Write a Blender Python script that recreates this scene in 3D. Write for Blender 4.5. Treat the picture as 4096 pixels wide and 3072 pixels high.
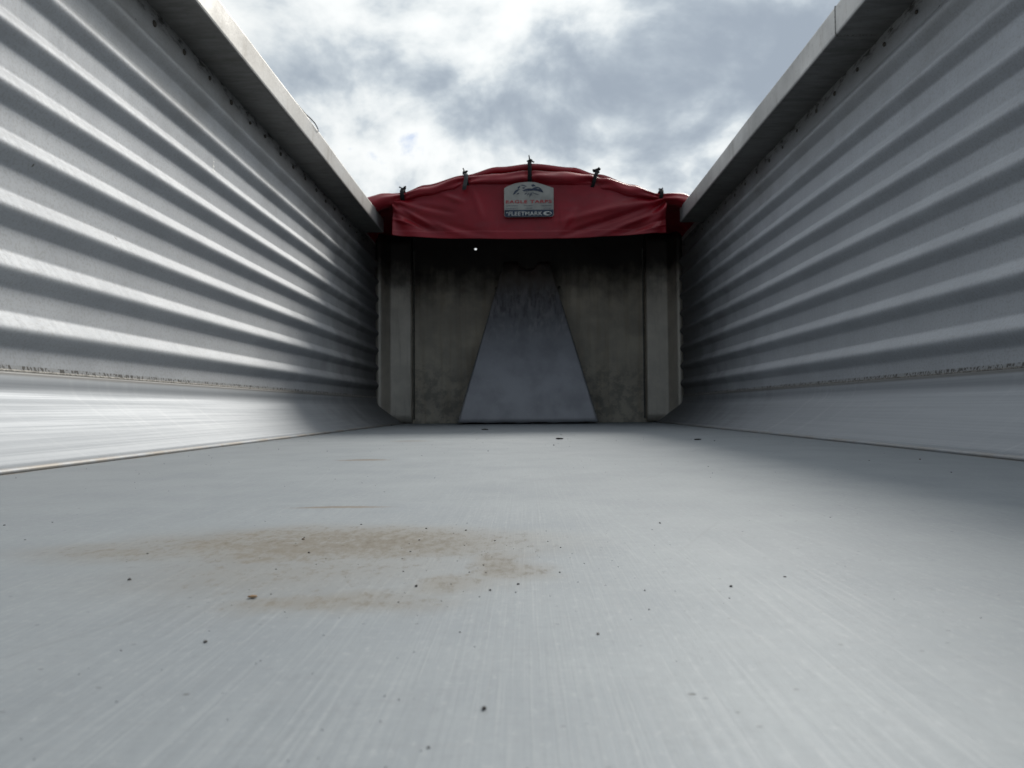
import bpy, bmesh, math, random
from mathutils import Vector, Matrix, noise

for o in list(bpy.data.objects):
    bpy.data.objects.remove(o)
S = bpy.context.scene
COL = S.collection
R = math.radians

# ------------------------------------------------------------------ camera
CAM = Vector((-0.03, 0.0, 0.11))
cam_d = bpy.data.cameras.new('camera')
cam = bpy.data.objects.new('camera', cam_d)
COL.objects.link(cam)
cam_d.sensor_width = 36.0
cam_d.lens = 24.96
cam_d.clip_start = 0.01
cam_d.clip_end = 5000
cam.location = CAM
YAW, PITCH, ROLL = R(1.05), R(1.98), R(-0.38)
cam.rotation_euler = (Matrix.Rotation(YAW, 3, 'Z') @ Matrix.Rotation(R(90) + PITCH, 3, 'X') @ Matrix.Rotation(ROLL, 3, 'Z')).to_euler()
cam_d.dof.use_dof = True
cam_d.dof.focus_distance = 0.95
cam_d.dof.aperture_fstop = 15.0
S.camera = cam

# ------------------------------------------------------------------ light
SUN_EL, SUN_AZ = R(40.5), R(28)          # azimuth measured from +Y towards +X
sun_dir = Vector((math.sin(SUN_AZ) * math.cos(SUN_EL), math.cos(SUN_AZ) * math.cos(SUN_EL), math.sin(SUN_EL)))
sl = bpy.data.lights.new('sun', 'SUN')
sl.energy = 2.8
sl.angle = R(16)
sl.color = (1.0, 0.945, 0.86)
so = bpy.data.objects.new('sun', sl)
COL.objects.link(so)
so.rotation_euler = sun_dir.to_track_quat('Z', 'Y').to_euler()
so.location = (0, 0, 20)

S.view_settings.view_transform = 'Standard'
S.view_settings.look = 'None'
S.cycles.max_bounces = 5
S.cycles.diffuse_bounces = 3
S.cycles.glossy_bounces = 3
S.cycles.use_adaptive_sampling = True
S.cycles.adaptive_threshold = 0.02
S.cycles.caustics_reflective = False
S.view_settings.exposure = 0.0
S.view_settings.gamma = 1.0
S.view_settings.use_curve_mapping = False


# ------------------------------------------------------------------ node helpers
class NT:
    def __init__(self, tree):
        self.t = tree
        self.t.nodes.clear()

    def n(self, kind, **kw):
        nd = self.t.nodes.new(kind)
        for k, v in kw.items():
            setattr(nd, k, v)
        return nd

    def set(self, sock, v):
        if isinstance(v, bpy.types.NodeSocket):
            self.t.links.new(v, sock)
        elif v is not None:
            if hasattr(sock.default_value, '__len__') and not hasattr(v, '__len__'):
                sock.default_value = [v] * len(sock.default_value)
            elif hasattr(v, '__len__') and len(sock.default_value) == 4 and len(v) == 3:
                sock.default_value = (*v, 1)
            else:
                sock.default_value = v

    def math(self, op, a, b=None, c=None, clamp=False):
        nd = self.n('ShaderNodeMath', operation=op, use_clamp=clamp)
        for s, v in zip(nd.inputs, (a, b, c)):
            if v is not None:
                self.set(s, v)
        return nd.outputs[0]

    def vmath(self, op, a, b=None):
        nd = self.n('ShaderNodeVectorMath', operation=op)
        self.set(nd.inputs[0], a)
        if b is not None:
            self.set(nd.inputs[1], b)
        return nd.outputs['Vector']

    def noise(self, vec, scale, detail=3, rough=0.55, dist=0.0):
        nd = self.n('ShaderNodeTexNoise')
        self.set(nd.inputs['Vector'], vec)
        nd.inputs['Scale'].default_value = scale
        nd.inputs['Detail'].default_value = detail
        nd.inputs['Roughness'].default_value = rough
        nd.inputs['Distortion'].default_value = dist
        return nd.outputs['Fac']

    def ramp(self, v, a, b, lo=0.0, hi=1.0, smooth=True):
        nd = self.n('ShaderNodeMapRange', interpolation_type='SMOOTHSTEP' if smooth else 'LINEAR')
        self.set(nd.inputs[0], v)
        for i, x in zip((1, 2, 3, 4), (a, b, lo, hi)):
            self.set(nd.inputs[i], x)
        return nd.outputs[0]

    def mix(self, f, a, b, blend='MIX'):
        nd = self.n('ShaderNodeMix', data_type='RGBA', blend_type=blend)
        self.set(nd.inputs[0], f)
        self.set(nd.inputs[6], a)
        self.set(nd.inputs[7], b)
        return nd.outputs[2]

    def sep(self, v):
        nd = self.n('ShaderNodeSeparateXYZ')
        self.set(nd.inputs[0], v)
        return nd.outputs

    def comb(self, x, y, z):
        nd = self.n('ShaderNodeCombineXYZ')
        for s, v in zip(nd.inputs, (x, y, z)):
            self.set(s, v)
        return nd.outputs[0]

    def gauss(self, x, y, cx, cy, rx, ry):
        """soft elliptical mask 1 at the centre, 0 beyond the rim"""
        a = self.math('DIVIDE', self.math('SUBTRACT', x, cx), rx)
        b = self.math('DIVIDE', self.math('SUBTRACT', y, cy), ry)
        d = self.math('ADD', self.math('MULTIPLY', a, a), self.math('MULTIPLY', b, b))
        return self.math('POWER', 2.718, self.math('MULTIPLY', d, -1.0))


def material(name):
    m = bpy.data.materials.new(name)
    m.use_nodes = True
    t = NT(m.node_tree)
    out = t.n('ShaderNodeOutputMaterial')
    b = t.n('ShaderNodeBsdfPrincipled')
    t.t.links.new(b.outputs[0], out.inputs[0])
    tc = t.n('ShaderNodeTexCoord')
    return m, t, b, tc.outputs['Object']


def bump(t, b, h, strength=0.3, dist=0.002):
    nd = t.n('ShaderNodeBump')
    nd.inputs['Strength'].default_value = strength
    nd.inputs['Distance'].default_value = dist
    t.set(nd.inputs['Height'], h)
    t.set(b.inputs['Normal'], nd.outputs[0])


# ------------------------------------------------------------------ sky
world = bpy.data.worlds.new('World')
S.world = world
world.use_nodes = True
t = NT(world.node_tree)
out = t.n('ShaderNodeOutputWorld')
bg = t.n('ShaderNodeBackground')
t.t.links.new(bg.outputs[0], out.inputs[0])
sky = t.n('ShaderNodeTexSky', sky_type='NISHITA')
sky.sun_disc = False
sky.sun_elevation = SUN_EL
sky.sun_rotation = SUN_AZ
sky.air_density = 1.0
sky.dust_density = 1.5
g = t.n('ShaderNodeTexCoord').outputs['Generated']
dx, dy, dz = t.sep(g)
dzc = t.math('MAXIMUM', dz, 0.0)
inv = t.math('DIVIDE', 1.0, t.math('ADD', dzc, 0.55))
P = t.comb(t.math('MULTIPLY', dx, inv), t.math('MULTIPLY', dy, inv), 0.0)
warp = t.n('ShaderNodeTexNoise')
t.set(warp.inputs['Vector'], P)
warp.inputs['Scale'].default_value = 1.6
warp.inputs['Detail'].default_value = 2
Pw = t.vmath('ADD', P, t.vmath('MULTIPLY', t.vmath('SUBTRACT', warp.outputs['Color'], (0.5, 0.5, 0.5)), (0.28, 0.28, 0.28)))
puff = t.noise(t.vmath('ADD', Pw, (3.1, 7.7, 0.0)), 5.2, 5, 0.5)
big = t.noise(t.vmath('ADD', P, (11.3, 2.4, 0.0)), 1.3, 2, 0.5)
fine = t.noise(t.vmath('ADD', Pw, (5.0, 1.0, 0.0)), 13.0, 5, 0.56)
px_, py_, _z = t.sep(P)
mass = t.gauss(px_, py_, 0.24, 0.92, 0.36, 0.21)
dens = t.math('ADD', t.math('MULTIPLY', puff, 0.58), t.math('MULTIPLY', fine, 0.42))
# blue gaps
gap = t.ramp(t.math('ADD', dens, t.math('MULTIPLY', mass, 0.2)), 0.345, 0.44)
# thickness of cloud: thick = grey
thick = t.math('ADD', t.math('MULTIPLY', t.math('SUBTRACT', dens, 0.5), 2.8), t.math('ADD', t.math('MULTIPLY', t.math('SUBTRACT', big, 0.5), 0.7), t.math('MULTIPLY', mass, 0.74)))
shade = t.ramp(thick, -0.06, 0.92)
cr = t.n('ShaderNodeValToRGB')
t.set(cr.inputs[0], shade)
e = cr.color_ramp.elements
e[0].position, e[0].color = 0.0, (0.93, 0.955, 0.955, 1)
e[1].position, e[1].color = 1.0, (0.33, 0.385, 0.455, 1)
for p_, c_ in ((0.25, (0.76, 0.805, 0.825)), (0.5, (0.56, 0.62, 0.67)), (0.78, (0.41, 0.47, 0.535))):
    q = e.new(p_)
    q.color = (*c_, 1)
skyc = t.mix(1.0, sky.outputs[0], (0.12, 0.12, 0.12), 'MULTIPLY')
col = t.mix(gap, skyc, cr.outputs[0])
# cloud glows towards the veiled sun and is duller away from it
dotn = t.n('ShaderNodeVectorMath', operation='DOT_PRODUCT')
t.set(dotn.inputs[0], g)
dotn.inputs[1].default_value = sun_dir
glow = t.ramp(dotn.outputs['Value'], -0.5, 1.0, 0.24, 1.10)
away = t.ramp(dotn.outputs['Value'], -0.2, 0.7)
col = t.mix(1.0, col, t.mix(away, (0.86, 0.98, 1.16), (1.0, 1.0, 1.0)), 'MULTIPLY')
col = t.mix(1.0, col, t.comb(glow, glow, glow), 'MULTIPLY')
t.set(bg.inputs['Color'], col)
bg.inputs['Strength'].default_value = 1.0
world.cycles.sampling_method = 'MANUAL'
world.cycles.sample_map_resolution = 256

# ------------------------------------------------------------------ materials
def alu_wall(name, side):
    m, t, b, oc = material(name)
    x, y, z = t.sep(oc)
    vert = t.noise(t.comb(0.0, t.math('MULTIPLY', y, 60.0), t.math('MULTIPLY', z, 1.6)), 1.0, 2, 0.6)
    roll = t.noise(t.comb(0.0, t.math('MULTIPLY', y, 1.5), t.math('MULTIPLY', z, 260.0)), 1.0, 3, 0.6)
    blot = t.noise(oc, 5.0, 5, 0.6)
    fine = t.noise(oc, 160.0, 3, 0.6)
    c = t.mix(t.ramp(blot, 0.3, 0.75), (0.54, 0.565, 0.595), (0.47, 0.493, 0.525))
    c = t.mix(t.math('MULTIPLY', t.ramp(vert, 0.45, 0.75), 0.10 if side < 0 else 0.45), c, (0.58, 0.61, 0.645))
    c = t.mix(t.math('MULTIPLY', t.ramp(fine, 0.46, 0.68), 0.42), c, (0.36, 0.36, 0.36))
    c = t.mix(t.math('MULTIPLY', t.ramp(roll, 0.5, 0.75), 0.22), c, (0.40, 0.405, 0.41))
    # brown film that creeps down from the rail
    film = t.math('MULTIPLY', t.ramp(t.math('ADD', z, t.math('MULTIPLY', t.math('SUBTRACT', blot, 0.5), 0.35)), 0.95, 1.36), 0.55)
    c = t.mix(film, c, (0.30, 0.285, 0.25))
    front = t.math('MULTIPLY', t.ramp(t.math('ADD', y, t.math('MULTIPLY', t.math('SUBTRACT', blot, 0.5), 0.8)), 3.2, 5.0), 0.85)  # front end: grime plus the tarp's shadow painted into the colour
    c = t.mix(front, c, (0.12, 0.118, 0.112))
    # black grime under the rail
    gr = t.noise(t.comb(0.0, t.math('MULTIPLY', y, 14.0), t.math('MULTIPLY', z, 40.0)), 1.0, 5, 0.7)
    grm = t.math('MULTIPLY', t.ramp(z, 1.262, 1.312), t.ramp(gr, 0.47, 0.62))
    c = t.mix(t.math('MULTIPLY', grm, 0.85), c, (0.055, 0.05, 0.04))
    # soot ticks along the weld
    tick = t.noise(t.comb(0.0, t.math('MULTIPLY', t.math('ADD', y, t.math('MULTIPLY', z, 0.35)), 125.0), t.math('MULTIPLY', z, 60.0)), 1.0, 2, 0.6)
    tick2 = t.noise(t.comb(side * 3.0, t.math('MULTIPLY', y, 6.0), 0.0), 1.0, 3, 0.6)
    band = t.math('MULTIPLY', t.ramp(z, 0.199, 0.2005), t.ramp(z, 0.2085, 0.2125, 1.0, 0.0))
    tk = t.math('MULTIPLY', band, t.math('MULTIPLY', t.ramp(tick, 0.50, 0.57), t.ramp(tick2, 0.36, 0.46)))
    c = t.mix(t.math('MULTIPLY', tk, 0.93), c, (0.03, 0.027, 0.022))
    c = t.mix(t.math('MULTIPLY', band, 0.35), c, (0.33, 0.32, 0.30))
    # scattered dark nicks
    vo = t.n('ShaderNodeTexVoronoi', feature='F1')
    t.set(vo.inputs['Vector'], t.comb(0.0, t.math('MULTIPLY', y, 9.0), t.math('MULTIPLY', z, 7.0)))
    vo.inputs['Scale'].default_value = 1.0
    nick = t.ramp(vo.outputs['Distance'], 0.02, 0.035, 1.0, 0.0)
    nsel = t.sep(vo.outputs['Color'])[0]
    c = t.mix(t.math('MULTIPLY', t.math('MULTIPLY', nick, t.ramp(nsel, 0.55, 0.6)), 0.7), c, (0.12, 0.11, 0.09))
    if side < 0:
        # pale dried drip
        dr = t.gauss(t.math('ADD', y, t.math('MULTIPLY', t.math('SUBTRACT', blot, 0.5), 0.06)), z, 2.50, 0.985, 0.006, 0.035)
        dn = t.noise(oc, 90.0, 2, 0.5)
        c = t.mix(t.math('MULTIPLY', t.ramp(dr, 0.3, 0.6), t.ramp(dn, 0.48, 0.55)), c, (0.85, 0.85, 0.82))
    t.set(b.inputs['Base Color'], c)
    b.inputs['Metallic'].default_value = 0.42
    t.set(b.inputs['Roughness'], t.math('ADD', t.ramp(vert, 0.35, 0.7, 0.70, 0.76), t.math('MULTIPLY', front, 0.25)))
    scr = t.noise(t.comb(0.0, t.math('MULTIPLY', t.math('ADD', y, t.math('MULTIPLY', z, 0.03)), 31.0), t.math('MULTIPLY', z, 1.3)), 1.0, 3, 0.7)
    dent = t.noise(oc, 3.2, 1, 0.5)
    h = t.math('ADD', t.math('MULTIPLY', scr, 0.04 if side < 0 else 0.22), t.math('MULTIPLY', dent, 2.2))
    bump(t, b, h, 0.5, 0.0035)
    return m


M = {}
M['wall_l'] = alu_wall('corrugated_aluminium_left', -1)
M['wall_r'] = alu_wall('corrugated_aluminium_right', 1)


def alu_cove(name, side):
    m, t, b, oc = material(name)
    x, y, z = t.sep(oc)
    along = t.noise(t.comb(t.math('MULTIPLY', x, 150.0), t.math('MULTIPLY', y, 1.2), t.math('MULTIPLY', z, 220.0)), 1.0, 3, 0.6)
    scuff = t.noise(t.comb(0.0, t.math('MULTIPLY', t.math('ADD', y, t.math('MULTIPLY', t.math('ABSOLUTE', x), 0.8)), 26.0), t.math('MULTIPLY', z, 4.0)), 1.0, 5, 0.68)
    zone = t.ramp(t.noise(t.comb(side * 7.0, y, 0.0), 0.9, 2), 0.35, 0.65)
    blot = t.noise(oc, 6.0, 4, 0.6)
    c = t.mix(t.ramp(along, 0.3, 0.75), (0.375, 0.40, 0.43), (0.345, 0.37, 0.40))
    c = t.mix(t.math('MULTIPLY', t.math('MULTIPLY', t.ramp(scuff, 0.5, 0.75), zone), 0.12 if side < 0 else 0.3), c, (0.70, 0.71, 0.72))
    front = t.math('MULTIPLY', t.ramp(t.math('ADD', y, t.math('MULTIPLY', t.math('SUBTRACT', blot, 0.5), 1.5)), 3.0, 5.0), 0.8)  # front end darkened: dirt plus painted-in canopy shade
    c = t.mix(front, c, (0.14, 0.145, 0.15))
    # tan silt where the sheet meets the floor
    silt_n = t.noise(t.comb(0.0, t.math('MULTIPLY', y, 7.0), 0.0), 1.0, 4, 0.65)
    ax = t.math('ABSOLUTE', x)
    seam = t.math('MULTIPLY', t.ramp(z, 0.184, 0.192), 0.75)
    c = t.mix(seam, c, (0.15, 0.145, 0.135))
    silt = t.math('MULTIPLY', t.ramp(t.math('ADD', ax, t.math('MULTIPLY', t.math('SUBTRACT', silt_n, 0.5), 0.03)), 0.950, 0.966, 1.0, 0.0), t.ramp(silt_n, 0.36, 0.6))
    c = t.mix(t.math('MULTIPLY', silt, 0.55 if side < 0 else 0.35), c, (0.30, 0.25, 0.185))
    t.set(b.inputs['Base Color'], c)
    b.inputs['Metallic'].default_value = 0.5
    t.set(b.inputs['Roughness'], t.ramp(along, 0.3, 0.7, 0.58, 0.68))
    h = t.math('ADD', t.math('MULTIPLY', along, 0.04), t.math('MULTIPLY', t.math('MULTIPLY', scuff, zone), 0.10 if side < 0 else 0.6))
    bump(t, b, h, 0.5 if side < 0 else 0.9, 0.005)
    return m


M['cove_l'] = alu_cove('cove_aluminium_left', -1)
M['cove_r'] = alu_cove('cove_aluminium_right', 1)

# floor plate
m, t, b, oc = material('brushed_floor_aluminium')
x, y, z = t.sep(oc)
lw = t.noise(t.comb(t.math('MULTIPLY', x, 520.0), t.math('MULTIPLY', y, 6.0), 0.0), 1.0, 4, 0.7)
lw2 = t.noise(t.comb(t.math('MULTIPLY', t.math('ADD', x, t.math('MULTIPLY', y, 0.05)), 90.0), t.math('MULTIPLY', y, 2.2), 3.0), 1.0, 3, 0.6)
cw = t.noise(t.comb(t.math('MULTIPLY', x, 22.0), t.math('MULTIPLY', y, 260.0), 5.0), 1.0, 3, 0.65)
blot = t.noise(oc, 7.0, 5, 0.62)
blot2 = t.noise(t.vmath('ADD', oc, (4.0, 2.0, 0)), 1.7, 4, 0.55)
c = t.mix(t.ramp(blot, 0.3, 0.7), (0.305, 0.336, 0.360), (0.264, 0.294, 0.321))
c = t.mix(t.math('MULTIPLY', t.ramp(lw, 0.45, 0.68), 0.27), c, (0.45, 0.475, 0.49))
c = t.mix(t.math('MULTIPLY', t.ramp(lw, 0.5, 0.3), 0.30), c, (0.28, 0.295, 0.31))
c = t.mix(t.math('MULTIPLY', t.ramp(lw2, 0.55, 0.8), 0.09), c, (0.47, 0.495, 0.515))
c = t.mix(t.math('MULTIPLY', t.ramp(cw, 0.5, 0.72), 0.38), c, (0.28, 0.30, 0.32))
c = t.mix(t.math('MULTIPLY', t.ramp(blot2, 0.5, 0.75), 0.25), c, (0.30, 0.32, 0.345))
sc1 = t.noise(t.comb(t.math('MULTIPLY', t.math('ADD', x, t.math('MULTIPLY', y, 0.16)), 75.0), t.math('MULTIPLY', y, 1.1), 8.0), 1.0, 2, 0.5)
sc2 = t.noise(t.comb(t.math('MULTIPLY', t.math('SUBTRACT', x, t.math('MULTIPLY', y, 0.45)), 60.0), t.math('MULTIPLY', y, 2.0), 2.0), 1.0, 2, 0.5)
c = t.mix(t.math('MULTIPLY', t.ramp(sc1, 0.66, 0.74), 0.05), c, (0.56, 0.58, 0.60))
c = t.mix(t.math('MULTIPLY', t.ramp(sc2, 0.68, 0.76), 0.16), c, (0.19, 0.20, 0.21))
gn = t.noise(t.comb(t.math('MULTIPLY', x, 210.0), t.math('MULTIPLY', y, 120.0), 1.0), 1.0, 4, 0.75)
c = t.mix(t.math('MULTIPLY', t.ramp(gn, 0.52, 0.70), 0.34), c, (0.235, 0.255, 0.275))
c = t.mix(t.math('MULTIPLY', t.ramp(gn, 0.46, 0.30), 0.22), c, (0.50, 0.52, 0.535))
# dried mud film: a crescent of tan dust left of the middle
wn = t.noise(oc, 9.0, 4, 0.6)
wx = t.math('ADD', x, t.math('MULTIPLY', t.math('SUBTRACT', wn, 0.5), 0.10))
wy = t.math('ADD', y, t.math('MULTIPLY', t.math('SUBTRACT', blot, 0.5), 0.10))
s1 = t.gauss(wx, wy, -0.19, 0.585, 0.17, 0.080)
s2 = t.gauss(wx, wy, -0.33, 0.55, 0.11, 0.055)
s3 = t.gauss(wx, wy, -0.050, 0.505, 0.036, 0.070)
s4 = t.math('MAXIMUM', t.gauss(wx, wy, -0.135, 0.412, 0.08, 0.030), t.gauss(wx, wy, -0.078, 0.447, 0.042, 0.040))
s5 = t.gauss(wx, wy, -0.19, 0.50, 0.17, 0.12)
sm = t.math('MAXIMUM', t.math('MAXIMUM', s1, t.math('MULTIPLY', s2, 0.62)), t.math('MAXIMUM', t.math('MULTIPLY', s3, 0.74), t.math('MULTIPLY', s4, 0.62)))
sm = t.math('MAXIMUM', sm, t.math('MULTIPLY', s5, 0.52))
dn = t.noise(t.comb(t.math('MULTIPLY', x, 110.0), t.math('MULTIPLY', y, 55.0), 0.0), 1.0, 5, 0.78)
dust = t.math('MULTIPLY', t.ramp(t.math('ADD', sm, t.math('MULTIPLY', t.math('SUBTRACT', dn, 0.5), 3.2)), 0.45, 1.15), t.ramp(sm, 0.08, 0.5))
c = t.mix(t.math('MULTIPLY', t.math('MULTIPLY', t.ramp(sm, 0.12, 0.95), t.ramp(wn, 0.25, 0.65, 0.4, 1.0)), 0.62), c, (0.20, 0.178, 0.138))
c = t.mix(t.math('MULTIPLY', dust, 0.62), c, (0.145, 0.124, 0.092))
c = t.mix(t.math('MULTIPLY', t.ramp(sm, 0.05, 0.7), 0.25), c, (0.27, 0.24, 0.195))
core = t.math('MULTIPLY', t.ramp(dn, 0.55, 0.72), t.ramp(t.gauss(wx, wy, -0.20, 0.590, 0.10, 0.035), 0.2, 0.8))
c = t.mix(t.math('MULTIPLY', core, 0.8), c, (0.10, 0.08, 0.055))
# silt and rust along the creases and the side joints
for cx, cy, rx, ry, k in ((-0.235, 0.782, 0.07, 0.006, 0.6), (-0.375, 1.52, 0.075, 0.012, 0.75), (-0.42, 2.42, 0.09, 0.022, 0.4)):
    wob = t.math('ADD', y, t.math('MULTIPLY', t.math('SUBTRACT', wn, 0.5), 0.02))
    s = t.gauss(x, wob, cx, cy, rx, ry)
    c = t.mix(t.math('MULTIPLY', t.ramp(t.math('MULTIPLY', s, t.math('ADD', dn, 0.5)), 0.35, 0.85), k), c, (0.22, 0.165, 0.105))
ax = t.math('ABSOLUTE', x)
jn = t.noise(t.comb(0.0, t.math('MULTIPLY', y, 5.0), t.math('MULTIPLY', x, 2.0)), 1.0, 5, 0.65)
jw = t.math('ADD', ax, t.math('MULTIPLY', t.math('SUBTRACT', jn, 0.5), 0.05))
joint = t.math('MULTIPLY', t.ramp(jw, 0.928, 0.955), t.ramp(jn, 0.36, 0.6))
c = t.mix(t.math('MULTIPLY', joint, 0.7), c, (0.25, 0.205, 0.15))
# tiny dark pits
for sc_, th, k, seed in ((95.0, 0.10, 0.45, 0.0), (36.0, 0.05, 0.7, 9.0)):
    vo = t.n('ShaderNodeTexVoronoi', feature='F1')
    t.set(vo.inputs['Vector'], t.comb(t.math('ADD', t.math('MULTIPLY', x, 0.7), seed), y, 0.0))
    vo.inputs['Scale'].default_value = sc_
    pit = t.math('MULTIPLY', t.ramp(vo.outputs['Distance'], th * 0.6, th, 1.0, 0.0), t.ramp(t.sep(vo.outputs['Color'])[1], 0.62, 0.66))
    c = t.mix(t.math('MULTIPLY', pit, k), c, (0.09, 0.09, 0.09))
t.set(b.inputs['Base Color'], c)
t.set(b.inputs['Metallic'], t.math('SUBTRACT', 0.42, t.math('MULTIPLY', dust, 0.38)))
t.set(b.inputs['Roughness'], t.math('ADD', t.ramp(lw, 0.3, 0.7, 0.60, 0.70), t.math('MULTIPLY', dust, 0.2)))
h = t.math('ADD', t.math('MULTIPLY', lw, 0.25), t.math('MULTIPLY', cw, 0.18))
bump(t, b, h, 0.45, 0.0012)
M['floor'] = m


def rail_mat(name):
    m, t, b, oc = material(name)
    x, y, z = t.sep(oc)
    st = t.noise(t.comb(0.0, t.math('MULTIPLY', y, 20.0), t.math('MULTIPLY', z, 4.0)), 1.0, 5, 0.65)
    bl = t.noise(oc, 3.5, 5, 0.6)
    fn = t.noise(oc, 70.0, 3, 0.6)
    un = t.noise(t.comb(t.math('MULTIPLY', x, 9.0), t.math('MULTIPLY', y, 38.0), 0.0), 1.0, 4, 0.65)
    c = t.mix(t.ramp(bl, 0.3, 0.7), (0.56, 0.555, 0.54), (0.45, 0.445, 0.43))
    c = t.mix(t.math('MULTIPLY', t.ramp(st, 0.52, 0.75), 0.5), c, (0.24, 0.215, 0.18))
    c = t.mix(t.math('MULTIPLY', t.ramp(fn, 0.55, 0.75), 0.3), c, (0.20, 0.19, 0.17))
    und = t.ramp(z, 1.316, 1.322, 1.0, 0.0)  # underside colour darkened to deepen its shade
    c = t.mix(t.math('MULTIPLY', und, t.ramp(un, 0.3, 0.7, 0.7, 0.95)), c, (0.06, 0.057, 0.05))
    t.set(b.inputs['Base Color'], c)
    b.inputs['Metallic'].default_value = 0.5
    t.set(b.inputs['Roughness'], t.ramp(bl, 0.3, 0.7, 0.46, 0.62))
    bump(t, b, t.math('ADD', fn, t.math('MULTIPLY', bl, 2.0)), 0.25, 0.002)
    return m


M['rail'] = rail_mat('weathered_rail_aluminium')

m, t, b, oc = material('grimy_bulkhead_sheet')
x, y, z = t.sep(oc)
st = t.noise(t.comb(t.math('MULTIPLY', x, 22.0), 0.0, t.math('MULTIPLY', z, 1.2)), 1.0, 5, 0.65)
bl = t.noise(oc, 4.0, 6, 0.65)
sp = t.noise(oc, 15.0, 5, 0.75)
c = t.mix(t.ramp(bl, 0.3, 0.7), (0.74, 0.68, 0.55), (0.56, 0.52, 0.44))
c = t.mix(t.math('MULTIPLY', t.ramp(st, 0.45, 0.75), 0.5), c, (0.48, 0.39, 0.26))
splash = t.math('MULTIPLY', t.ramp(t.math('ADD', z, t.math('MULTIPLY', t.math('SUBTRACT', bl, 0.5), 0.5)), 0.52, 0.30), t.ramp(sp, 0.44, 0.60))
c = t.mix(t.math('MULTIPLY', splash, 0.4), c, (0.15, 0.14, 0.125))
tarp_shade = t.ramp(t.math('ADD', z, t.math('ADD', t.math('MULTIPLY', t.math('SUBTRACT', st, 0.5), 0.12), t.math('MULTIPLY', t.math('SUBTRACT', bl, 0.5), 0.30))), 0.86, 1.22)  # upper sheet painted towards black for the shade beneath the tarp
c = t.mix(t.math('MULTIPLY', tarp_shade, 0.97), c, (0.016, 0.015, 0.013))
t.set(b.inputs['Base Color'], c)
b.inputs['Metallic'].default_value = 0.25
t.set(b.inputs['Roughness'], t.ramp(bl, 0.3, 0.7, 0.55, 0.75))
bump(t, b, t.math('ADD', sp, st), 0.2, 0.002)
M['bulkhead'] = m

m, t, b, oc = material('corner_post_aluminium')
x, y, z = t.sep(oc)
st = t.noise(t.comb(t.math('MULTIPLY', x, 30.0), 0.0, t.math('MULTIPLY', z, 2.0)), 1.0, 5, 0.65)
bl = t.noise(oc, 6.0, 5, 0.62)
c = t.mix(t.ramp(bl, 0.3, 0.7), (0.76, 0.71, 0.61), (0.62, 0.58, 0.50))
c = t.mix(t.math('MULTIPLY', t.ramp(st, 0.5, 0.8), 0.5), c, (0.27, 0.23, 0.18))
tarp_shade = t.ramp(t.math('ADD', z, t.math('ADD', t.math('MULTIPLY', t.math('SUBTRACT', st, 0.5), 0.10), t.math('MULTIPLY', t.math('SUBTRACT', bl, 0.5), 0.3))), 0.90, 1.24)  # post tops blackened too, tarp shade put into the colour
c = t.mix(t.math('MULTIPLY', tarp_shade, 0.96), c, (0.018, 0.017, 0.015))
t.set(b.inputs['Base Color'], c)
b.inputs['Metallic'].default_value = 0.4
b.inputs['Roughness'].default_value = 0.5
bump(t, b, bl, 0.2, 0.003)
M['post'] = m

m, t, b, oc = material('hoist_cover_sheet')
x, y, z = t.sep(oc)
bl = t.noise(oc, 5.0, 6, 0.65)
drip = t.noise(t.comb(t.math('MULTIPLY', x, 34.0), 0.0, t.math('MULTIPLY', z, 9.0)), 1.0, 5, 0.7)
sp = t.noise(oc, 60.0, 3, 0.6)
c = t.mix(t.ramp(bl, 0.35, 0.7), (0.375, 0.38, 0.40), (0.315, 0.322, 0.342))
zz = t.math('ADD', z, t.math('MULTIPLY', t.math('SUBTRACT', drip, 0.5), 0.28))
up = t.ramp(zz, 0.66, 0.90)
c = t.mix(t.math('MULTIPLY', t.math('MULTIPLY', up, t.ramp(drip, 0.46, 0.60)), 0.65), c, (0.14, 0.14, 0.145))
c = t.mix(t.math('MULTIPLY', t.ramp(zz, 0.93, 1.08), 0.75), c, (0.27, 0.255, 0.215))
c = t.mix(t.math('MULTIPLY', t.ramp(t.math('ADD', z, t.math('MULTIPLY', t.math('SUBTRACT', bl, 0.5), 0.2)), 1.08, 1.24), 0.92), c, (0.03, 0.028, 0.024))  # top end painted near black, continuing the shade under the tarp
pale = t.noise(t.comb(t.math('MULTIPLY', x, 16.0), 3.0, t.math('MULTIPLY', z, 6.0)), 1.0, 5, 0.7)
c = t.mix(t.math('MULTIPLY', t.math('MULTIPLY', t.ramp(z, 0.55, 0.75), t.math('MULTIPLY', t.ramp(z, 0.98, 1.08, 1.0, 0.0), t.ramp(pale, 0.48, 0.6))), 0.7), c, (0.52, 0.52, 0.53))
c = t.mix(t.math('MULTIPLY', t.ramp(sp, 0.66, 0.72), 0.5), c, (0.5, 0.5, 0.5))
t.set(b.inputs['Base Color'], c)
b.inputs['Metallic'].default_value = 0.4
t.set(b.inputs['Roughness'], t.ramp(bl, 0.3, 0.7, 0.48, 0.6))
bump(t, b, bl, 0.25, 0.004)
M['hoist'] = m

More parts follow.
